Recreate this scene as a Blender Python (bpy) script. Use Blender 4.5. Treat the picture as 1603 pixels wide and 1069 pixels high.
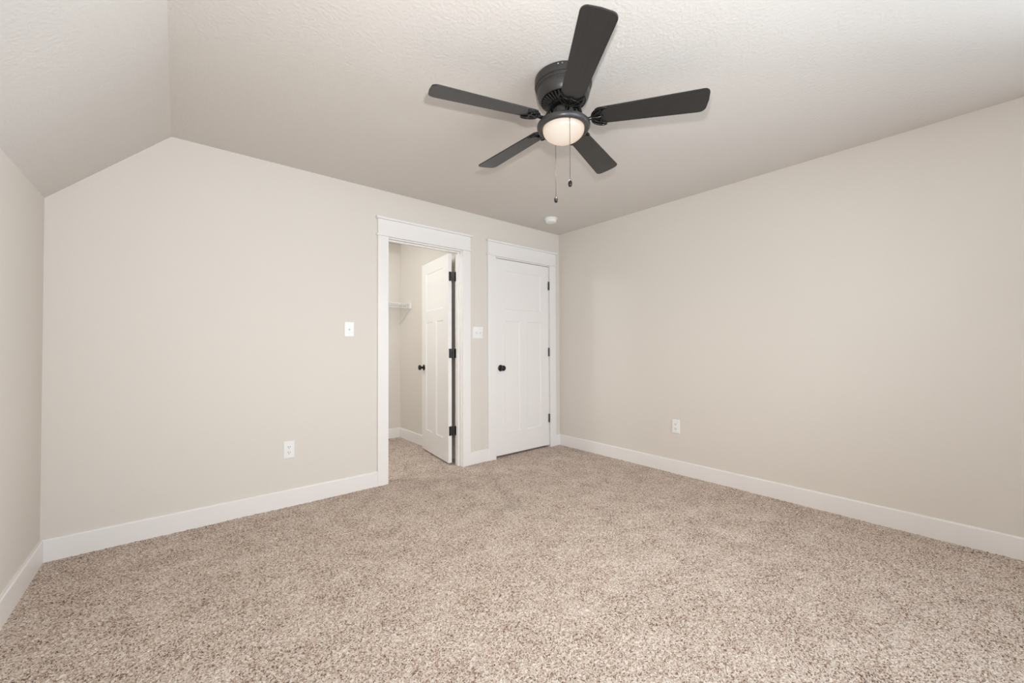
import bpy, bmesh, math, random
import numpy as np
from mathutils import Matrix, Vector
PI = math.pi
sc = bpy.context.scene
col = sc.collection
for o in list(bpy.data.objects):
    bpy.data.objects.remove(o)

# ------------------------------------------------------------------ camera
YAW, PITCH, ROLL, FPX = 0.694824, 0.014809, -0.00372, 627.095
CX, CY, CZ = -3.41867, -3.23845, 1.12749
fw = Vector((math.sin(YAW) * math.cos(PITCH), math.cos(YAW) * math.cos(PITCH), math.sin(PITCH)))
rt = Vector((math.cos(YAW), -math.sin(YAW), 0))
up = rt.cross(fw)
c_, s_ = math.cos(ROLL), math.sin(ROLL)
r2, u2 = c_ * rt + s_ * up, -s_ * rt + c_ * up
cam = bpy.data.cameras.new('camera')
cam.sensor_fit = 'HORIZONTAL'; cam.sensor_width = 36.0
cam.lens = FPX * 36.0 / 1603.0
cam.clip_start = 0.02
co = bpy.data.objects.new('camera', cam); col.objects.link(co)
co.matrix_world = Matrix(((r2.x, u2.x, -fw.x, CX), (r2.y, u2.y, -fw.y, CY), (r2.z, u2.z, -fw.z, CZ), (0, 0, 0, 1)))
sc.camera = co

# ------------------------------------------------------------------ world, light, exposure
sc.view_settings.view_transform = 'Standard'
sc.view_settings.look = 'None'
sc.view_settings.exposure = 0.04
sc.view_settings.gamma = 1.0
sc.view_settings.use_curve_mapping = False
w = bpy.data.worlds.new('sky'); sc.world = w; w.use_nodes = True
w.node_tree.nodes['Background'].inputs[0].default_value = (0.6, 0.75, 1.0, 1)
w.node_tree.nodes['Background'].inputs[1].default_value = 0.05

# the room (metres): back wall y=0, right wall x=0, left knee wall x=-W, front wall y=-F
H, W, KNEE, CREASE, F = 2.44, 3.9735, 1.9366, -3.4593, 4.55
BH, BT = 0.119, 0.015
WIN = (-3.0, -1.0, 0.75, 2.1)       # window in the wall behind the camera
WIN_ADDED = (-4.45, -3.55, 0.75, 2.1)    # opening added in the right wall, out of view, to brighten the left wall


def lamp(name, kind, loc, energy, color, rot=(0, 0, 0), size=None, size_y=None, radius=None):
    l = bpy.data.lights.new(name, kind); l.energy = energy; l.color = color
    if kind == 'AREA':
        l.shape = 'RECTANGLE'; l.size = size; l.size_y = size_y
    elif radius is not None:
        l.shadow_soft_size = radius
    o = bpy.data.objects.new(name, l); col.objects.link(o)
    o.location = loc; o.rotation_euler = rot
    return o


# daylight through the window behind the camera (faces +y)
lamp('window_daylight', 'AREA', ((WIN[0] + WIN[1]) / 2, -F - 0.16, (WIN[2] + WIN[3]) / 2), 98, (0.735, 0.875, 1.0),
     (PI / 2, 0, 0), WIN[1] - WIN[0], WIN[3] - WIN[2])
lamp('side_fill_light', 'AREA', (0.155, (WIN_ADDED[0] + WIN_ADDED[1]) / 2, (WIN_ADDED[2] + WIN_ADDED[3]) / 2), 152, (0.73, 0.875, 1.0),
     (PI / 2, 0, PI / 2), WIN_ADDED[1] - WIN_ADDED[0], WIN_ADDED[3] - WIN_ADDED[2])  # added fill light out of view, brightens the knee wall opposite
# the photographer's flash, just above the camera
fl_ = lamp('camera_flash', 'SPOT', (-3.26, -3.15, 1.42), 106, (1.0, 0.985, 0.97), (PI / 2 + math.radians(14), 0, -YAW), radius=0.022)
fl_.data.spot_size = math.radians(165); fl_.data.spot_blend = 1.0
# warm light of the ceiling fan's lamp
fl_ = lamp('fan_lamp_light', 'SPOT', (-1.974, -1.9055, 2.11), 26, (1.0, 0.82, 0.62), radius=0.0)
fl_.data.spot_size = math.radians(172); fl_.data.spot_blend = 1.0
# ceiling lamp of the closet
lamp('closet_lamp_light', 'POINT', (-2.8, 0.5, 2.15), 29, (0.87, 0.955, 1.0), radius=0.06)


# ------------------------------------------------------------------ materials
def lin(r, g, b):
    f = lambda v: (v / 255) / 12.92 if v / 255 <= 0.04045 else ((v / 255 + 0.055) / 1.055) ** 2.4
    return (f(r), f(g), f(b), 1)


def mat(name, color, rough=0.5, metal=0.0, bump=None, spec=0.5):
    m = bpy.data.materials.new(name); m.use_nodes = True
    nt = m.node_tree; b = nt.nodes['Principled BSDF']
    b.inputs['Base Color'].default_value = color
    b.inputs['Roughness'].default_value = rough
    b.inputs['Metallic'].default_value = metal
    b.inputs['Specular IOR Level'].default_value = spec
    if bump:
        scale, strength, dist, detail = bump
        tc = nt.nodes.new('ShaderNodeTexCoord')
        n = nt.nodes.new('ShaderNodeTexNoise'); n.inputs['Scale'].default_value = scale
        n.inputs['Detail'].default_value = detail
        bp = nt.nodes.new('ShaderNodeBump'); bp.inputs['Strength'].default_value = strength
        bp.inputs['Distance'].default_value = dist
        nt.links.new(tc.outputs['Object'], n.inputs['Vector'])
        nt.links.new(n.outputs['Fac'], bp.inputs['Height'])
        nt.links.new(bp.outputs['Normal'], b.inputs['Normal'])
    return m


M = {}
M['wall'] = mat('wall_paint', lin(222, 214, 205), 0.75, 0, (90, 0.12, 0.002, 2), 0.3)
M['ceiling'] = mat('ceiling_paint', lin(215, 209, 203), 0.85, 0, (70, 0.5, 0.0045, 3), 0.2)
M['trim'] = mat('white_trim_paint', lin(238, 233, 229), 0.35)
M['door'] = mat('white_door_paint', lin(238, 233, 229), 0.4)
M['plastic'] = mat('white_plastic', lin(240, 238, 235), 0.3)
M['slot'] = mat('dark_slot', lin(45, 42, 40), 0.6)
M['black_metal'] = mat('black_metal', lin(38, 37, 37), 0.32, 0.4)
M['fan_body'] = mat('matte_black_metal', lin(59, 57, 56), 0.36, 0.15)
M['fan_gloss'] = mat('gloss_black_metal', lin(22, 22, 22), 0.22, 0.3)
M['steel'] = mat('steel', lin(190, 188, 184), 0.3, 1.0)
M['wire'] = mat('white_coated_wire', lin(238, 237, 233), 0.4)
M['chain'] = mat('bronze_chain', lin(66, 57, 51), 0.45, 0.4)
M['hinge'] = mat('dark_hinge_metal', lin(52, 54, 56), 0.35, 0.6)

# fan blade: charcoal veneer with a faint grain along the blade
m = mat('charcoal_blade_veneer', lin(52, 50, 48), 0.36); M['blade'] = m; m.node_tree.nodes['Principled BSDF'].inputs['Specular IOR Level'].default_value = 0.5
nt = m.node_tree; b = nt.nodes['Principled BSDF']
tc = nt.nodes.new('ShaderNodeTexCoord'); mp = nt.nodes.new('ShaderNodeMapping'); mp.inputs['Scale'].default_value = (6, 160, 60)
n = nt.nodes.new('ShaderNodeTexNoise'); n.inputs['Scale'].default_value = 1.0; n.inputs['Detail'].default_value = 4
r = nt.nodes.new('ShaderNodeValToRGB')
r.color_ramp.elements[0].position = 0.3; r.color_ramp.elements[0].color = lin(34, 33, 33)
r.color_ramp.elements[1].position = 0.7; r.color_ramp.elements[1].color = lin(43, 42, 41)
bp = nt.nodes.new('ShaderNodeBump'); bp.inputs['Strength'].default_value = 0.1; bp.inputs['Distance'].default_value = 0.001
for a, c in ((tc.outputs['Object'], mp.inputs[0]), (mp.outputs[0], n.inputs['Vector']), (n.outputs['Fac'], r.inputs[0]),
             (r.outputs[0], b.inputs['Base Color']), (n.outputs['Fac'], bp.inputs['Height']), (bp.outputs[0], b.inputs['Normal'])):
    nt.links.new(a, c)

# lamp bowl: frosted glass lit from inside, hottest around the bulb, warmer towards the rim
m = bpy.data.materials.new('lit_frosted_glass'); m.use_nodes = True; M['bowl'] = m
nt = m.node_tree; b = nt.nodes['Principled BSDF']
b.inputs['Base Color'].default_value = (0.25, 0.23, 0.21, 1); b.inputs['Roughness'].default_value = 0.25
tc = nt.nodes.new('ShaderNodeTexCoord')
vd = nt.nodes.new('ShaderNodeVectorMath'); vd.operation = 'DISTANCE'; vd.inputs[1].default_value = (-0.045, -0.02, -0.27)
mr = nt.nodes.new('ShaderNodeMapRange'); mr.inputs[1].default_value = 0.04; mr.inputs[2].default_value = 0.15
r = nt.nodes.new('ShaderNodeValToRGB')
r.color_ramp.elements[0].position = 0.0; r.color_ramp.elements[0].color = (0.86, 0.74, 0.62, 1)
r.color_ramp.elements[1].position = 1.0; r.color_ramp.elements[1].color = (0.60, 0.36, 0.18, 1)
for a, c in ((tc.outputs['Object'], vd.inputs[0]), (vd.outputs['Value'], mr.inputs[0]), (mr.outputs[0], r.inputs[0]),
             (r.outputs[0], b.inputs['Emission Color'])):
    nt.links.new(a, c)
b.inputs['Emission Strength'].default_value = 0.72

# window pane: clear, slightly reflecting
m = bpy.data.materials.new('window_glass'); m.use_nodes = True; M['glass'] = m
nt = m.node_tree; nt.nodes.remove(nt.nodes['Principled BSDF'])
tr = nt.nodes.new('ShaderNodeBsdfTransparent'); gl = nt.nodes.new('ShaderNodeBsdfGlossy'); gl.inputs['Roughness'].default_value = 0.02
fr = nt.nodes.new('ShaderNodeFresnel'); mx = nt.nodes.new('ShaderNodeMixShader')
nt.links.new(fr.outputs[0], mx.inputs[0]); nt.links.new(tr.outputs[0], mx.inputs[1]); nt.links.new(gl.outputs[0], mx.inputs[2])
nt.links.new(mx.outputs[0], nt.nodes['Material Output'].inputs[0])

# carpet: flecked cut pile, every tuft its own tone
m = bpy.data.materials.new('flecked_carpet'); m.use_nodes = True; M['carpet'] = m
nt = m.node_tree; b = nt.nodes['Principled BSDF']
b.inputs['Roughness'].default_value = 1.0; b.inputs['Specular IOR Level'].default_value = 0.05
tc = nt.nodes.new('ShaderNodeTexCoord')
mp = nt.nodes.new('ShaderNodeMapping'); mp.inputs['Scale'].default_value = (1, 1, 0.25)
nw = nt.nodes.new('ShaderNodeTexNoise'); nw.inputs['Scale'].default_value = 90; nw.inputs['Detail'].default_value = 1
ad = nt.nodes.new('ShaderNodeMixRGB'); ad.blend_type = 'ADD'; ad.inputs[0].default_value = 0.012
v = nt.nodes.new('ShaderNodeTexVoronoi'); v.inputs['Scale'].default_value = 250
sp = nt.nodes.new('ShaderNodeSeparateColor')
nl = nt.nodes.new('ShaderNodeTexNoise'); nl.inputs['Scale'].default_value = 6.5; nl.inputs['Detail'].default_value = 3   # brushed nap
ml = nt.nodes.new('ShaderNodeMapRange'); ml.inputs[1].default_value = 0.3; ml.inputs[2].default_value = 0.7
ml.inputs[3].default_value = -0.09; ml.inputs[4].default_value = 0.09
sm = nt.nodes.new('ShaderNodeMath'); sm.operation = 'ADD'; sm.use_clamp = True
nt.links.new(tc.outputs['Object'], nl.inputs['Vector']); nt.links.new(nl.outputs['Fac'], ml.inputs[0])
nt.links.new(ml.outputs[0], sm.inputs[1]); nt.links.new(sp.outputs[0], sm.inputs[0])
r = nt.nodes.new('ShaderNodeValToRGB'); r.color_ramp.interpolation = 'LINEAR'
es = r.color_ramp.elements
es[0].position = 0.0; es[0].color = lin(98, 83, 74)
es[1].position = 1.0; es[1].color = lin(232, 222, 212)
for p_, c_e in ((0.10, (133, 107, 90)), (0.22, (158, 139, 127)), (0.35, (194, 167, 146)), (0.5, (196, 180, 168)), (0.75, (212, 199, 187))):
    e = es.new(p_); e.color = lin(*c_e)
for a, c in ((tc.outputs['Object'], mp.inputs[0]), (mp.outputs[0], nw.inputs['Vector']), (mp.outputs[0], ad.inputs[1]),
             (nw.outputs['Color'], ad.inputs[2]), (ad.outputs[0], v.inputs['Vector']), (v.outputs['Color'], sp.inputs[0]),
             (sm.outputs[0], r.inputs[0]), (r.outputs[0], b.inputs['Base Color'])):
    nt.links.new(a, c)


# ------------------------------------------------------------------ helpers
def obj(name, bm, m, parent=None, smooth=False, bevel=0.0):
    me = bpy.data.meshes.new(name)
    bmesh.ops.recalc_face_normals(bm, faces=bm.faces)
    bm.to_mesh(me); bm.free()
    o = bpy.data.objects.new(name, me); col.objects.link(o)
    me.materials.append(m)
    if smooth:
        me.polygons.foreach_set('use_smooth', [True] * len(me.polygons))
        if smooth is not True:
            me.set_sharp_from_angle(angle=math.radians(smooth))
    if bevel:
        bv = o.modifiers.new('bevel', 'BEVEL'); bv.width = bevel; bv.segments = 2; bv.limit_method = 'ANGLE'
    if parent:
        o.parent = parent
    return o


def empty(name, loc, rotz=0.0):
    o = bpy.data.objects.new(name, None); col.objects.link(o)
    o.location = loc; o.rotation_euler = (0, 0, rotz); o.empty_display_size = 0.1
    return o


def tag(o, label, cat, group=None, kind=None):
    o['label'] = label; o['category'] = cat
    if group: o['group'] = group
    if kind: o['kind'] = kind
    return o


def box(bm, x0, x1, y0, y1, z0, z1, mx=None):
    vs = [bm.verts.new((x, y, z)) for z in (z0, z1) for y in (y0, y1) for x in (x0, x1)]
    for q in ((0, 2, 3, 1), (4, 5, 7, 6), (0, 1, 5, 4), (2, 6, 7, 3), (0, 4, 6, 2), (1, 3, 7, 5)):
        bm.faces.new([vs[i] for i in q])
    if mx is not None:
        for v_ in vs: v_.co = mx @ v_.co
    return bm


def B():
    return bmesh.new()


def prism(bm, pts, axis, a0, a1):
    """closed polygon pts extruded along axis from a0 to a1; pts give the two other coordinates in order"""
    def put(p, a):
        q = list(p); q.insert(axis, a); return q
    A = [bm.verts.new(put(p, a0)) for p in pts]; C = [bm.verts.new(put(p, a1)) for p in pts]
    n_ = len(pts)
    bm.faces.new(A); bm.faces.new(C[::-1])
    for i in range(n_):
        bm.faces.new((A[i], A[(i + 1) % n_], C[(i + 1) % n_], C[i]))
    return bm


def lathe(bm, prof, seg=64, mx=None, close=True):
    rings = []
    for r_, z in prof:
        if r_ < 1e-6:
            rings.append([bm.verts.new((0, 0, z))])
        else:
            rings.append([bm.verts.new((r_ * math.cos(2 * PI * k / seg), r_ * math.sin(2 * PI * k / seg), z)) for k in range(seg)])
    for a, b_ in zip(rings, rings[1:]):
        for k in range(seg):
            k2 = (k + 1) % seg
            if len(a) == 1 and len(b_) == 1: continue
            if len(a) == 1: bm.faces.new((a[0], b_[k], b_[k2]))
            elif len(b_) == 1: bm.faces.new((a[k], b_[0], a[k2]))
            else: bm.faces.new((a[k], b_[k], b_[k2], a[k2]))
    if close:
        for rg in (rings[0], rings[-1]):
            if len(rg) > 1:
                bm.faces.new(rg)
    if mx is not None:
        for rg in rings:
            for v_ in rg: v_.co = mx @ v_.co
    return bm


def tube(bm, pts, rad, seg=8, closed=False):
    P = [Vector(p) for p in pts]; n_ = len(P); rings = []
    prev = None
    for i, p in enumerate(P):
        if closed: t = P[(i + 1) % n_] - P[i - 1]
        else: t = P[min(i + 1, n_ - 1)] - P[max(i - 1, 0)]
        t.normalize()
        if prev is None:
            a = Vector((0, 0, 1)) if abs(t.z) < 0.9 else Vector((1, 0, 0))
            u = t.cross(a).normalized()
        else:
            u = (prev - t * prev.dot(t)).normalized()
        prev = u; v_ = t.cross(u)
        rr = rad[i] if isinstance(rad, (list, tuple)) else rad
        rings.append([bm.verts.new(p + rr * (math.cos(2 * PI * k / seg) * u + math.sin(2 * PI * k / seg) * v_)) for k in range(seg)])
    m_ = n_ if closed else n_ - 1
    for i in range(m_):
        a, b_ = rings[i], rings[(i + 1) % n_]
        for k in range(seg):
            bm.faces.new((a[k], a[(k + 1) % seg], b_[(k + 1) % seg], b_[k]))
    if not closed:
        bm.faces.new(rings[0][::-1]); bm.faces.new(rings[-1])
    return bm


def curve(ctrl, n_=8):
    """Catmull-Rom through ctrl"""
    C = [Vector(c) for c in ctrl]; C = [2 * C[0] - C[1]] + C + [2 * C[-1] - C[-2]]
    out = []
    for i in range(1, len(C) - 2):
        for k in range(n_):
            t = k / n_
            out.append(0.5 * ((2 * C[i]) + (C[i + 1] - C[i - 1]) * t + (2 * C[i - 1] - 5 * C[i] + 4 * C[i + 1] - C[i + 2]) * t * t
                              + (3 * C[i] - C[i - 1] - 3 * C[i + 1] + C[i + 2]) * t ** 3))
    out.append(C[-2])
    return out


def struct(o, label, cat):
    return tag(o, label, cat, kind='structure')


# ------------------------------------------------------------------ the room shell
WT = 0.115                                  # wall thickness
CL_X, CL_Y, CL_L = -1.245, 1.59, -3.3       # closet: right wall, back wall, left wall
JW = 0.018                                  # jamb thickness
D1 = (-2.0775, -1.3475); D2 = (-0.938, -0.160); DZ = 2.047   # clear openings between the jambs

# back wall with its two door openings
bm = B()
o1 = (D1[0] - JW, D1[1] + JW); o2 = (D2[0] - JW, D2[1] + JW); oz = DZ + JW
for x0, x1, z0, z1 in ((-W - 0.1, o1[0], -0.02, H), (o1[0], o1[1], oz, H), (o1[1], o2[0], -0.02, H), (o2[0], o2[1], oz, H), (o2[1], 0.0, -0.02, H)):
    box(bm, x0, x1, 0, WT, z0, z1)
bmesh.ops.remove_doubles(bm, verts=bm.verts, dist=1e-5)
struct(obj('wall_back', bm, M['wall']), 'warm off-white painted wall with the two white doorways', 'wall')
bm = B()
for y0, y1, z0, z1 in ((-F - 0.12, WIN_ADDED[0], -0.02, H + 0.1), (WIN_ADDED[1], CL_Y + 0.1, -0.02, H + 0.1), (WIN_ADDED[0], WIN_ADDED[1], -0.02, WIN_ADDED[2]), (WIN_ADDED[0], WIN_ADDED[1], WIN_ADDED[3], H + 0.1)):
    box(bm, 0, WT, y0, y1, z0, z1)
struct(obj('wall_right', bm, M['wall']), 'long plain off-white wall meeting the corner beside the closed door', 'wall')
struct(obj('wall_left', box(B(), -W - 0.1, -W, -F - 0.12, 0, -0.02, KNEE), M['wall']), 'low off-white knee wall under the sloped ceiling', 'wall')
# wall behind the camera, with the window opening
bm = B()
for x0, x1, z0, z1 in ((-W - 0.1, WIN[0], -0.02, H), (WIN[1], 0.0, -0.02, H), (WIN[0], WIN[1], -0.02, WIN[2]), (WIN[0], WIN[1], WIN[3], H)):
    box(bm, x0, x1, -F - 0.12, -F, z0, z1)
struct(obj('wall_front', bm, M['wall']), 'off-white wall behind the viewpoint holding the window', 'wall')
# ceiling: flat part and the slope down to the knee wall
bm = B()
prism(bm, [(0.0, H), (CREASE, H), (-W, KNEE), (-W - 0.1, KNEE), (-W - 0.1, KNEE + 0.06), (CREASE - 0.04, H + 0.1), (0.0, H + 0.1)], 1, -F - 0.12, 0.0)
struct(obj('ceiling', bm, M['ceiling']), 'textured off-white ceiling sloping down along the left side', 'ceiling')

# closet shell behind the open door
struct(obj('wall_closet_back', box(B(), CL_L, -0.0, CL_Y, CL_Y + 0.1, -0.02, H), M['wall']), 'back wall inside the closet behind the wire shelf', 'wall')
struct(obj('wall_closet_right', box(B(), CL_X, CL_X + 0.09, WT, CL_Y, -0.02, H), M['wall']), 'side wall inside the closet behind the open door', 'wall')
struct(obj('wall_closet_left', box(B(), CL_L - 0.1, CL_L, WT, CL_Y + 0.1, -0.02, H), M['wall']), 'far side wall inside the closet out of sight', 'wall')
struct(obj('ceiling_closet', box(B(), CL_L - 0.1, 0.0, 0.0, CL_Y + 0.1, H, H + 0.1), M['ceiling']), 'flat ceiling inside the closet', 'ceiling')

# floor: carpet with real pile relief where the photograph looks at it
random.seed(3); rng = np.random.default_rng(7)
g = 0.0072
xs = np.linspace(-W, 0.0, int(W / g)); ys = np.linspace(-3.35, CL_Y, int((CL_Y + 3.35) / g))
nx, ny = len(xs), len(ys)
X, Y = np.meshgrid(xs, ys)
jx = rng.uniform(-0.35, 0.35, X.shape) * g; jy = rng.uniform(-0.35, 0.35, X.shape) * g
jx[:, 0] = jx[:, -1] = 0; jy[0, :] = jy[-1, :] = 0
Z = rng.normal(0, 0.0016, X.shape)
lf = rng.normal(0, 1, (ny // 40 + 3, nx // 40 + 3))
yi = np.arange(ny) / 40; xi = np.arange(nx) / 40
y0 = yi.astype(int); x0 = xi.astype(int); fy = (yi - y0)[:, None]; fx = (xi - x0)[None, :]
fy = fy * fy * (3 - 2 * fy); fx = fx * fx * (3 - 2 * fx)
LF = (lf[y0][:, x0] * (1 - fy) * (1 - fx) + lf[y0 + 1][:, x0] * fy * (1 - fx) + lf[y0][:, x0 + 1] * (1 - fy) * fx + lf[y0 + 1][:, x0 + 1] * fy * fx)
Z = np.clip(Z + LF * 0.0012, -0.008, 0.008)
V = np.stack([X + jx, Y + jy, Z], -1).reshape(-1, 3)
idx = np.arange(nx * ny).reshape(ny, nx)
Q = np.stack([idx[:-1, :-1], idx[:-1, 1:], idx[1:, 1:], idx[1:, :-1]], -1).reshape(-1, 4)
nv = len(V)
ex = np.array([(-W, -F, 0), (0, -F, 0), (0, -3.35, 0), (-W, -3.35, 0)], float)
V = np.vstack([V, ex]); Q = np.vstack([Q, [[nv, nv + 1, nv + 2, nv + 3]]])
me = bpy.data.meshes.new('floor')
me.vertices.add(len(V)); me.vertices.foreach_set('co', V.astype(np.float32).ravel())
me.loops.add(Q.size); me.loops.foreach_set('vertex_index', Q.astype(np.int32).ravel())
me.polygons.add(len(Q)); me.polygons.foreach_set('loop_start', np.arange(0, Q.size, 4, dtype=np.int32))
me.update(calc_edges=True); me.validate()
me.polygons.foreach_set('use_smooth', np.ones(len(me.polygons), bool))
me.materials.append(M['carpet'])
fl = bpy.data.objects.new('floor', me); col.objects.link(fl)
struct(fl, 'flecked beige and brown cut pile carpet covering the whole floor', 'carpet')


# baseboards: flat board with an eased top edge
def board_profile():
    return [(0, -0.01), (BT, -0.01), (BT, BH - 0.006), (BT - 0.004, BH), (0, BH)]


def baseboard(name, p0, p1, nrm, label):
    """board along p0 -> p1 standing off the wall along nrm"""
    p0 = Vector(p0); p1 = Vector(p1); nr = Vector(nrm)
    bm = B(); prof = board_profile()
    A = [bm.verts.new((*(p0 + nr * d), z)) for d, z in prof]; C = [bm.verts.new((*(p1 + nr * d), z)) for d, z in prof]
    bm.faces.new(A); bm.faces.new(C[::-1])
    for i in range(len(prof)):
        j = (i + 1) % len(prof); bm.faces.new((A[i], A[j], C[j], C[i]))
    return struct(obj(name, bm, M['trim']), label, 'baseboard')


C1 = (-2.1625, -2.0721, -1.3402, -1.252); C2 = (-1.042, -0.943, -0.165, -0.0755)     # casing edges
baseboard('baseboard_left', (-W, -F), (-W, -BT), (1, 0), 'white baseboard along the low knee wall')
baseboard('baseboard_back', (-W, 0), (C1[0], 0), (0, -1), 'long white baseboard running up to the open closet doorway')
baseboard('baseboard_back', (C1[3], 0), (C2[0], 0), (0, -1), 'short white baseboard between the two doorways')
baseboard('baseboard_back', (C2[3], 0), (-BT, 0), (0, -1), 'stub of white baseboard between the closed door and the corner')
baseboard('baseboard_right', (0, 0), (0, -F), (-1, 0), 'long white baseboard along the plain wall with the single outlet')
baseboard('baseboard_front', (-W + BT, -F), (-BT, -F), (0, 1), 'white baseboard under the window behind the viewpoint')
baseboard('baseboard_closet_back', (CL_L, CL_Y), (CL_X, CL_Y), (0, -1), 'white baseboard at the back of the closet')
baseboard('baseboard_closet_right', (CL_X, CL_Y - BT), (CL_X, WT + 0.005), (-1, 0), 'white baseboard in the closet behind the open door')

# ------------------------------------------------------------------ door trim
CT = 0.018
ZC, ZB = 2.2126, 2.0563     # top of the cap, underside of the bead


def door_trim(name, C, D, label, stop_y):
    t = struct(empty(name, ((C[0] + C[3]) / 2, 0, 0)), label, 'door trim')
    ox = t.location.x

    def pc(nm, x0, x1, y0, y1, z0, z1, bev=0.0015):
        return obj(nm, box(B(), x0 - ox, x1 - ox, y0, y1, z0, z1), M['trim'], t, bevel=bev)
    pc('side_casing', C[0], C[1], -CT, 0, -0.012, ZB)
    pc('side_casing', C[2], C[3], -CT, 0, -0.012, ZB)
    pc('bead_molding', C[0] - 0.014, C[3] + 0.014, -CT - 0.010, 0, ZB, ZB + 0.014, 0.004)
    pc('head_casing', C[0], C[3], -CT - 0.001, 0, ZB + 0.014, ZC - 0.018)
    pc('cap_molding', C[0] - 0.016, C[3] + 0.016, -CT - 0.020, 0, ZC - 0.018, ZC, 0.003)
    # jamb: two legs, head, and the stop strip
    bm = B()
    box(bm, D[0] - JW - ox, D[0] - ox, 0, WT, -0.012, DZ + JW)
    box(bm, D[1] - ox, D[1] + JW - ox, 0, WT, -0.012, DZ + JW)
    box(bm, D[0] - ox, D[1] - ox, 0, WT, DZ, DZ + JW)
    obj('jamb', bm, M['trim'], t)
    bm = B(); s0, s1 = stop_y
    box(bm, D[0] - ox, D[0] + 0.011 - ox, s0, s1, -0.012, DZ)
    box(bm, D[1] - 0.011 - ox, D[1] - ox, s0, s1, -0.012, DZ)
    box(bm, D[0] + 0.011 - ox, D[1] - 0.011 - ox, s0, s1, DZ - 0.011, DZ)
    obj('door_stop', bm, M['trim'], t)
    return t


door_trim('trim_1', C1, D1, 'white flat casing with capped head around the open closet doorway', (0.040, 0.076))
door_trim('trim_2', C2, D2, 'white flat casing with capped head around the closed door', (0.050, 0.086))


# ------------------------------------------------------------------ doors
def slab(w_, h_, t_, panels, dep=0.007, st=0.010):
    """door slab x 0..w, y 0..t, z 0..h with recessed panels on both faces"""
    bm = B()
    xs_ = sorted({0, w_} | {p[0] for p in panels} | {p[1] for p in panels})
    zs_ = sorted({0, h_} | {p[2] for p in panels} | {p[3] for p in panels})
    for y, s in ((0, 1), (t_, -1)):
        vd_ = {}
        def vert(x, z):
            k = (round(x, 5), round(z, 5))
            if k not in vd_: vd_[k] = bm.verts.new((x, y, z))
            return vd_[k]
        for i in range(len(xs_) - 1):
            for j in range(len(zs_) - 1):
                xm, zm = (xs_[i] + xs_[i + 1]) / 2, (zs_[j] + zs_[j + 1]) / 2
                if any(p[0] < xm < p[1] and p[2] < zm < p[3] for p in panels): continue
                bm.faces.new((vert(xs_[i], zs_[j]), vert(xs_[i + 1], zs_[j]), vert(xs_[i + 1], zs_[j + 1]), vert(xs_[i], zs_[j + 1])))
        for p in panels:
            A = [(p[0], p[2]), (p[1], p[2]), (p[1], p[3]), (p[0], p[3])]
            steps = [(0, 0), (0.002, 0.004), (st, dep)]
            loops = []
            for ins, d in steps:
                loops.append([bm.verts.new((x + (ins if x == p[0] else -ins), y + s * d, z + (ins if z == p[2] else -ins))) for x, z in A])
            for a, b_ in zip(loops, loops[1:]):
                for k in range(4):
                    bm.faces.new((a[k], a[(k + 1) % 4], b_[(k + 1) % 4], b_[k]))
            bm.faces.new(loops[-1])
    q = [[bm.verts.new((x, y, z)) for x, y in ((0, 0), (w_, 0), (w_, t_), (0, t_))] for z in (0, h_)]
    for k in (1, 3):
        bm.faces.new((q[0][k], q[0][(k + 1) % 4], q[1][(k + 1) % 4], q[1][k]))
    bm.faces.new(q[0][::-1]); bm.faces.new(q[1])
    bmesh.ops.remove_doubles(bm, verts=bm.verts, dist=1e-5)
    return bm


KNOB = [(0.0, -0.0), (0.032, 0.0), (0.033, 0.003), (0.030, 0.007), (0.020, 0.010), (0.0125, 0.014), (0.0115, 0.026),
        (0.014, 0.032), (0.023, 0.037), (0.0275, 0.044), (0.0285, 0.051), (0.026, 0.058), (0.018, 0.063), (0.0, 0.065)]


def knob(parent, loc, direction):
    """round knob with its rosette, pointing along direction from the slab's face"""
    mx = Matrix.Translation(loc) @ Vector((0, 0, 1)).rotation_difference(Vector(direction)).to_matrix().to_4x4()
    k = obj('knob', lathe(B(), KNOB[5:], 32, mx), M['black_metal'], parent, True)
    obj('rosette', lathe(B(), KNOB[:6], 32, mx), M['black_metal'], k, 40)
    return k


def panels_for(w_, st_=0.128):
    ml = w_ / 2 - 0.052; mr_ = w_ / 2 + 0.052
    return [(st_, w_ - st_, 1.505, 1.905), (st_, ml, 0.222, 1.383), (mr_, w_ - st_, 0.222, 1.383)]


# door_1: the closet door, standing open into the closet about 97 degrees
DW1, DT = 0.715, 0.035
hx, hy = -1.4175, 0.122                   # near corner of the visible face
d1 = obj('door_1', slab(DW1, 2.022, DT, panels_for(DW1)), M['door'])
ang = math.radians(90 - 6.9)
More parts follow.
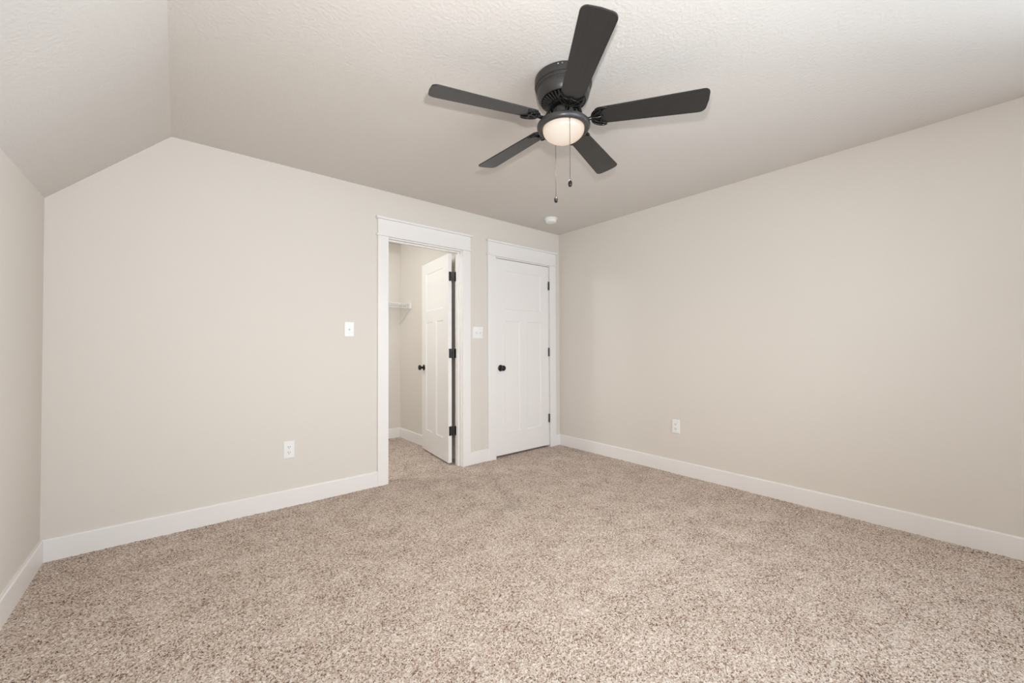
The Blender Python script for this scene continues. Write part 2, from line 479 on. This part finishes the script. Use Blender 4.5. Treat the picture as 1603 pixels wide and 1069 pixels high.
# local x runs from the hinge edge to the free edge, local +y (thickness) to the closet's side wall (world +x): mirrored by rotating about z
d1.matrix_world = Matrix.Translation((hx, hy, 0.018)) @ Matrix.Rotation(ang, 4, 'Z') @ Matrix.Scale(-1, 4, (0, 1, 0))
me = d1.data; me.transform(Matrix.Scale(-1, 4, (0, 1, 0))); me.flip_normals()
d1.matrix_world = Matrix.Translation((hx, hy, 0.018)) @ Matrix.Rotation(ang, 4, 'Z')
struct(d1, 'white three panel door standing open inside the closet', 'door')
knob(d1, (DW1 - 0.062, 0.0, 0.893), (0, 1, 0))
for hz in (1.819, 1.072, 0.324):
    hb = B()
    z = hz - 0.018
    # leaf on the door's hinge edge, knuckle barrel in the gap and the leaf on the jamb
    box(hb, -0.0025, 0.0, -DT + 0.001, -0.006, z - 0.045, z + 0.045)
    h = obj('hinge', hb, M['hinge'], d1, bevel=0.0008)
    kb = B()
    for k in range(5):
        z0 = z - 0.045 + k * 0.018
        lathe(kb, [(0.0065, z0 + 0.0006), (0.0065, z0 + 0.0174)], 16, Matrix.Translation((-0.007, -DT - 0.010, 0)))
    obj('knuckle', kb, M['hinge'], h, 40)
    jb = B(); inv = d1.matrix_world.inverted()
    box(jb, D1[1] - 0.0025, D1[1] - 0.0003, WT - 0.030, WT + 0.004, hz - 0.045, hz + 0.045, Matrix.Translation((0, 0, 0)))
    for v_ in jb.verts: v_.co = inv @ v_.co
    obj('jamb_leaf', jb, M['hinge'], h)

# door_2: closed, opening into the room
DW2 = D2[1] - D2[0] - 0.006
d2 = obj('door_2', slab(DW2, 2.022, DT, panels_for(DW2)), M['door'])
d2.location = (D2[0] + 0.003, 0.008, 0.020)
struct(d2, 'closed white three panel door in the corner by the plain wall', 'door')
knob(d2, (0.066, 0.0, 0.896), (0, -1, 0))
for hz in (1.827, 1.073, 0.324):
    z = hz - 0.020
    kb = B()
    for k in range(5):
        z0 = z - 0.045 + k * 0.018
        lathe(kb, [(0.0075, z0 + 0.0006), (0.0075, z0 + 0.0174)], 16, Matrix.Translation((DW2 - 0.0100, -0.0085, 0)))
    box(kb, DW2 - 0.011, DW2 - 0.001, -0.004, 0.0, z - 0.045, z + 0.045)
    h = obj('hinge', kb, M['hinge'], d2, 40)
    tb = B()
    for zz, s in ((z + 0.045, 1), (z - 0.045, -1)):
        lathe(tb, [(0.0, zz + s * 0.005), (0.004, zz + s * 0.004), (0.005, zz)], 12, Matrix.Translation((DW2 - 0.0100, -0.0085, 0)))
    obj('pin_tip', tb, M['hinge'], h, True)

# ------------------------------------------------------------------ window behind the camera
def window(name, loc, rotz, width, height, label):
    wn = struct(empty(name, loc, rotz), label, 'window')
    ww, wh = width / 2, height
    bm = B()
    for a in ((-ww, -ww + 0.05, 0, wh), (ww - 0.05, ww, 0, wh), (-ww, ww, 0, 0.05), (-ww, ww, wh - 0.05, wh), (-0.03, 0.03, 0.05, wh - 0.05)):
        box(bm, a[0], a[1], -0.05, 0.05, a[2], a[3])
    obj('window_frame', bm, M['trim'], wn)
    bm = B()
    for s in (-1, 1):
        xa, xb = sorted((s * 0.03, s * (ww - 0.05)))
        box(bm, xa, xb, -0.025, 0.025, wh / 2 - 0.02, wh / 2 + 0.02)
    obj('sash_rail', bm, M['trim'], wn)
    for s in (-1, 1):
        xa, xb = sorted((s * 0.03, s * (ww - 0.05)))
        for za, zb in ((0.05, wh / 2 - 0.02), (wh / 2 + 0.02, wh - 0.05)):
            obj('window_pane', box(B(), xa, xb, -0.003, 0.003, za, zb), M['glass'], wn)
    return wn


window('window_1', ((WIN[0] + WIN[1]) / 2, -F - 0.06, WIN[2]), 0, WIN[1] - WIN[0], WIN[3] - WIN[2], 'wide white framed window in the wall behind the viewpoint')
window('window_added', (0.058, (WIN_ADDED[0] + WIN_ADDED[1]) / 2, WIN_ADDED[2]), PI / 2, WIN_ADDED[1] - WIN_ADDED[0], WIN_ADDED[3] - WIN_ADDED[2], 'narrower white framed window added out of view in the long wall as a fill light opening')  # invented window, frames the added fill light

# ------------------------------------------------------------------ electrical plates
def wall_frame(face, along, z):
    """empty on a wall; local x runs along the wall, local -y out into the room"""
    if face == 'back': return (along, 0.0, z), 0.0
    return (0.0, along, z), -PI / 2


def plate_bm(w_, h_):
    bm = B()
    prof = [(0, 0.0), (0, 0.003), (0.004, 0.0065)]
    loops = [[bm.verts.new((sx * (w_ / 2 - i), -d, sz * (h_ / 2 - i))) for sx, sz in ((-1, -1), (1, -1), (1, 1), (-1, 1))] for i, d in prof]
    bm.faces.new(loops[0]); bm.faces.new(loops[-1][::-1])
    for a, b_ in zip(loops, loops[1:]):
        for k in range(4): bm.faces.new((a[k], a[(k + 1) % 4], b_[(k + 1) % 4], b_[k]))
    return bm


def screw(parent, x, z):
    mx = Matrix.Translation((x, -0.0062, z)) @ Matrix.Rotation(PI / 2, 4, 'X')
    return obj('screw', lathe(B(), [(0.0, 0.0013), (0.0026, 0.001), (0.0034, 0.0)], 12, mx), M['plastic'], parent, True)


def outlet(face, along, z, label):
    loc, rz = wall_frame(face, along, z)
    t = tag(empty('wall_outlet', loc, rz), label, 'outlet', 'duplex wall outlets')
    obj('cover_plate', plate_bm(0.071, 0.121), M['plastic'], t)
    for s in (-1, 1):
        cz = s * 0.0195
        pts = []
        for k in range(24):
            a = 2 * PI * k / 24
            pts.append((0.0172 * math.cos(a), cz + max(-0.0135, min(0.0135, 0.0172 * math.sin(a)))))
        q = obj('receptacle', prism(B(), pts, 1, -0.0085, -0.006), M['plastic'], t)
        sb = B()
        for x, hh in ((-0.0064, 0.0048), (0.0064, 0.004)):
            box(sb, x - 0.0014, x + 0.0014, -0.0089, -0.0083, cz + 0.003 - hh, cz + 0.003 + hh)
        lathe(sb, [(0.0027, -0.0002), (0.0027, 0.0003)], 12, Matrix.Translation((0, -0.0086, cz - 0.0082)) @ Matrix.Rotation(PI / 2, 4, 'X'))
        obj('contact_slots', sb, M['slot'], q)
    screw(t, 0, 0)
    return t


def switch(along, z, gangs, label):
    loc, rz = wall_frame('back', along, z)
    t = tag(empty('light_switch', loc, rz), label, 'light switch', 'toggle light switches')
    obj('cover_plate', plate_bm(0.028 + 0.046 * gangs, 0.118), M['plastic'], t)
    for g_ in range(gangs):
        x = (g_ - (gangs - 1) / 2) * 0.046
        tb = B()
        mx = Matrix.Translation((x, -0.006, 0)) @ Matrix.Rotation(math.radians(28), 4, 'X')
        box(tb, -0.0042, 0.0042, -0.016, 0.004, -0.0055, 0.0055, mx)
        q = obj('toggle', tb, M['plastic'], t, bevel=0.001)
        fb = B()
        for a in ((-0.0066, -0.0050, -0.013, 0.013), (0.0050, 0.0066, -0.013, 0.013), (-0.005, 0.005, 0.0115, 0.013), (-0.005, 0.005, -0.013, -0.0115)):
            box(fb, x + a[0], x + a[1], -0.0074, -0.006, a[2], a[3])
        obj('toggle_collar', fb, M['plastic'], q)
        screw(t, x, 0.030); screw(t, x, -0.030)
    return t


outlet('back', -2.804, 0.401, 'white duplex outlet low on the wall, left of the closet doorway')
outlet('right', -1.4185, 0.417, 'white duplex outlet low on the long plain wall')
switch(-2.386, 1.2745, 1, 'single toggle white light switch left of the closet doorway')
switch(-1.157, 1.2745, 2, 'double toggle white light switch between the two doorways')

# ------------------------------------------------------------------ smoke detector
t = tag(empty('smoke_detector', (-0.507, -0.372, H)), 'round white smoke detector on the ceiling near the corner', 'smoke detector')
obj('mounting_base', lathe(B(), [(0, 0), (0.066, 0), (0.067, -0.004), (0.065, -0.010), (0.058, -0.011), (0, -0.011)], 48), M['plastic'], t, 35)
obj('sensor_cover', lathe(B(), [(0.054, -0.0105), (0.056, -0.016), (0.055, -0.034), (0.050, -0.041), (0.034, -0.044), (0.033, -0.0425), (0.030, -0.0425), (0.029, -0.044), (0, -0.045)], 48), M['plastic'], t, 35)

# ------------------------------------------------------------------ closet wire shelf
SX0, SX1, SY0, SY1, SZ = CL_L + 0.01, CL_X - 0.006, 1.283, CL_Y - 0.004, 1.662
t = tag(empty('wire_shelf', (SX1, SY1, SZ)), 'white wire shelf across the back of the closet', 'shelf')
O = Vector((SX1, SY1, SZ))
rel = lambda *p: tuple(Vector(p) - O)
bm = B()
for y, z in ((SY0, SZ), (SY0, SZ - 0.052), (SY1, SZ), ((SY0 + SY1) / 2, SZ - 0.004)):
    tube(bm, [rel(SX0, y, z), rel(SX1, y, z)], 0.0034, 8)
obj('rail', bm, M['wire'], t, 60)
bm = B()
nw_ = int((SX1 - SX0) / 0.026)
for k in range(nw_ + 1):
    x = SX1 - 0.003 - k * 0.026
    tube(bm, [rel(x, SY1, SZ + 0.004), rel(x, SY0 - 0.003, SZ + 0.004), rel(x, SY0 - 0.003, SZ - 0.052)], 0.0019, 6)
q = obj('deck_wires', bm, M['wire'], t, 60)
q['kind'] = 'stuff'
bm = B()
tube(bm, [rel(SX1 - 0.014, SY0 + 0.002, SZ - 0.052), rel(SX1 - 0.014, SY1 + 0.002, SZ - 0.225)], 0.0035, 8)
obj('support_brace', bm, M['wire'], t, 60)
bm = box(B(), SX1 - O.x - 0.012, SX1 - O.x + 0.006, SY0 - O.y - 0.008, SY0 - O.y + 0.022, -0.060, 0.012)
obj('end_bracket', bm, M['plastic'], t, bevel=0.003)

# ------------------------------------------------------------------ ceiling fan
FX, FY = -1.974, -1.9055
fan = tag(empty('ceiling_fan', (FX, FY, H)), 'black five blade ceiling fan with a lit frosted bowl lamp', 'ceiling fan')
# local z counts down from the ceiling
obj('motor_housing', lathe(B(), [(0, 0), (0.135, 0), (0.139, -0.003), (0.139, -0.034), (0.1375, -0.039), (0.132, -0.041), (0.131, -0.045), (0.1335, -0.048),
                                 (0.1325, -0.055), (0.128, -0.057), (0.127, -0.061), (0.1285, -0.066), (0.127, -0.076), (0.1225, -0.092), (0.114, -0.106),
                                 (0.110, -0.110), (0.108, -0.108), (0, -0.108)], 72), M['fan_body'], fan, 30)
for a in (3.72, 3.86):
    mx = Matrix.Rotation(a, 4, 'Z') @ Matrix.Translation((0.1388, 0, -0.012)) @ Matrix.Rotation(PI / 2, 4, 'Y')
    obj('screw', lathe(B(), [(0.0035, 0), (0.003, 0.0015), (0, 0.002)], 10, mx), M['steel'], fan, True)
# vented underside: a dished ring with radial ribs
bm = lathe(B(), [(0.107, -0.104), (0.105, -0.110), (0.099, -0.110), (0.080, -0.119), (0.060, -0.124), (0, -0.124)], 64)
obj('vent_plate', bm, M['fan_gloss'], fan, 40)
bm = B()
for k in range(36):
    bm.verts.ensure_lookup_table(); mx = Matrix.Rotation(2 * PI * k / 36, 4, 'Z')
    prism(bm, [(0.066, -0.126), (0.103, -0.112), (0.103, -0.106), (0.066, -0.118)], 1, -0.0028, 0.0028)
    bm.verts.ensure_lookup_table()
    for v_ in bm.verts[-8:]: v_.co = mx @ v_.co
obj('vent_ribs', bm, M['fan_body'], fan)
obj('flywheel', lathe(B(), [(0.0, -0.126), (0.066, -0.126), (0.070, -0.130), (0.070, -0.141), (0.064, -0.146), (0.0, -0.146)], 48), M['fan_gloss'], fan, 30)
obj('switch_housing', lathe(B(), [(0.044, -0.144), (0.049, -0.148), (0.049, -0.206), (0.053, -0.210), (0.053, -0.218), (0, -0.218)], 48), M['fan_body'], fan, 30)
for k in range(3):
    mx = Matrix.Rotation(4.05 + k * 2 * PI / 3, 4, 'Z') @ Matrix.Translation((0.0488, 0, -0.180)) @ Matrix.Rotation(PI / 2, 4, 'Y')
    obj('screw', lathe(B(), [(0.004, 0), (0.0035, 0.002), (0, 0.003)], 10, mx), M['steel'], fan, True)
obj('light_fitter', lathe(B(), [(0.040, -0.215), (0.100, -0.2165), (0.113, -0.2178), (0.122, -0.2205), (0.128, -0.2255), (0.1295, -0.231), (0.1285, -0.238), (0.125, -0.245),
                                (0.120, -0.250), (0.116, -0.2515), (0.111, -0.250), (0.106, -0.247), (0.1035, -0.246), (0.1025, -0.242), (0.0, -0.240)], 96), M['fan_body'], fan, 60)
prof = [(0.1012, -0.243)] + [(0.1012 * math.cos(a), -0.249 - 0.057 * math.sin(a)) for a in [i * PI / 2 / 14 for i in range(15)]]
prof[-1] = (0, -0.306)
obj('glass_bowl', lathe(B(), prof, 64, close=False), M['bowl'], fan, True)

# blades
A0, RB0, RB1, ZB_ = 4.07903, 0.148, 0.652, -0.201
PITCHB = math.radians(-12)


def blade_outline():
    pts = []
    def arc(cx, cy, r_, a0, a1, k=7):
        for i in range(k + 1):
            a = a0 + (a1 - a0) * i / k
            pts.append((cx + r_ * math.cos(a), cy + r_ * math.sin(a)))
    hw0, hw1 = 0.050, 0.067
    arc(RB1 - 0.028, -hw1 + 0.028, 0.028, -PI / 2, -0.12)
    pts.append((RB1 + 0.003, 0))
    arc(RB1 - 0.028, hw1 - 0.028, 0.028, 0.12, PI / 2)
    arc(RB0 + 0.022, hw0 - 0.022, 0.022, PI / 2, PI, 5)
    arc(RB0 + 0.022, -hw0 + 0.022, 0.022, PI, 1.5 * PI, 5)
    return pts


bl = B(); prism(bl, blade_outline(), 2, -0.003, 0.003)
half = [(0.207, 0.049), (0.195, 0.0545), (0.175, 0.052), (0.155, 0.042), (0.140, 0.025), (0.135, 0.0)]
side = curve([(x, y, 0) for x, y in half], 6)
outer = side + [Vector((p.x, -p.y, 0)) for p in side[-2::-1]]
endh = curve([(0.207, 0.049, 0), (0.193, 0.042, 0), (0.182, 0.032, 0), (0.178, 0.019, 0), (0.182, 0.008, 0), (0.188, 0.0, 0)], 6)
inner = endh + [Vector((p.x, -p.y, 0)) for p in endh[-2::-1]]
zi = -0.0075
ir = B()
lift = lambda L, z: [(p.x, p.y, z) for p in L]
tube(ir, lift(outer, zi), 0.0046, 10); tube(ir, lift(inner, zi), 0.0042, 10)
tube(ir, [(0.135, 0, zi), (0.160, 0, zi - 0.002), (0.188, 0, zi)], 0.0044, 10)
for s in (-1, 1):
    tube(ir, lift(curve([(0.138, s * 0.008, 0), (0.152, s * 0.022, 0), (0.166, s * 0.031, 0), (0.182, s * 0.034, 0)], 6), zi), 0.0036, 8)
ol = lift(outer, -0.0052)
A = [ir.verts.new(p) for p in ol] + [ir.verts.new((p.x, p.y, -0.0052)) for p in inner[-2:0:-1]]
C = [ir.verts.new((v_.co.x, v_.co.y, -0.0034)) for v_ in A]
ir.faces.new(A); ir.faces.new(C[::-1])
for i in range(len(A)):
    j = (i + 1) % len(A); ir.faces.new((A[i], A[j], C[j], C[i]))
for x, y in ((0.150, 0.013), (0.150, -0.013), (0.176, 0.042), (0.176, -0.042)):
    lathe(ir, [(0.0058, -0.006), (0.0052, -0.010), (0.0, -0.0115)], 12, Matrix.Translation((x, y, 0)))
ba = B()
arm = curve([(0.052, 0, 0.063), (0.070, 0, 0.060), (0.080, 0, 0.038), (0.088, 0, 0.010), (0.103, 0, -0.006), (0.122, 0, -0.009), (0.136, 0, -0.0075)], 8)
tube(ba, arm, [0.0115 - 0.0035 * min(1, i / 20) for i in range(len(arm))], 12)
blade0 = iron0 = arm0 = None
for k in range(5):
    a = A0 + k * 2 * PI / 5
    mx = Matrix.Translation((0, 0, ZB_)) @ Matrix.Rotation(a, 4, 'Z')
    if k == 0:
        blade0 = obj('blade', bl, M['blade'], fan, bevel=0.0012)
        iron0 = obj('blade_iron', ir, M['fan_gloss'], blade0, 60)
        arm0 = obj('blade_arm', ba, M['fan_gloss'], blade0, 60)
        bb, ii, aa = blade0, iron0, arm0
    else:
        bb = blade0.copy(); ii = iron0.copy(); aa = arm0.copy()
        for q in (bb, ii, aa): col.objects.link(q)
        bb.parent = fan; ii.parent = bb; aa.parent = bb
    bb.matrix_local = mx @ Matrix.Rotation(PITCHB, 4, 'X')
    aa.matrix_local = Matrix.Rotation(-PITCHB, 4, 'X')

# two pull chains of small beads, each with its fob
for dx, dy, z0, z1 in ((-0.0536, -0.0893, -0.245, 1.902 - H), (0.0429, 0.0944, -0.245, 1.902 - H)):
    bm = B()
    tube(bm, [(dx, dy, z0), (dx, dy, z1)], 0.0010, 6)
    nb = int((z0 - z1) / 0.0048)
    for k in range(nb):
        bmesh.ops.create_icosphere(bm, subdivisions=1, radius=0.0017, matrix=Matrix.Translation((dx, dy, z0 - k * 0.0048)))
    ch = obj('pull_chain', bm, M['chain'], fan, True)
    L = [(r_ * 1.15, z_ * 1.15) for r_, z_ in ((0, 0), (0.003, 0), (0.004, -0.003), (0.0072, -0.007), (0.0085, -0.013), (0.0078, -0.020), (0.0055, -0.026), (0, -0.0275))]
    obj('fob', lathe(B(), L, 20, Matrix.Translation((dx, dy, z1))), M['black_metal'], ch, True)
    obj('chain_clip', lathe(B(), [(0, 0.010), (0.004, 0.009), (0.0035, -0.002), (0, -0.002)], 12, Matrix.Translation((dx, dy, z0))), M['fan_body'], ch, True)
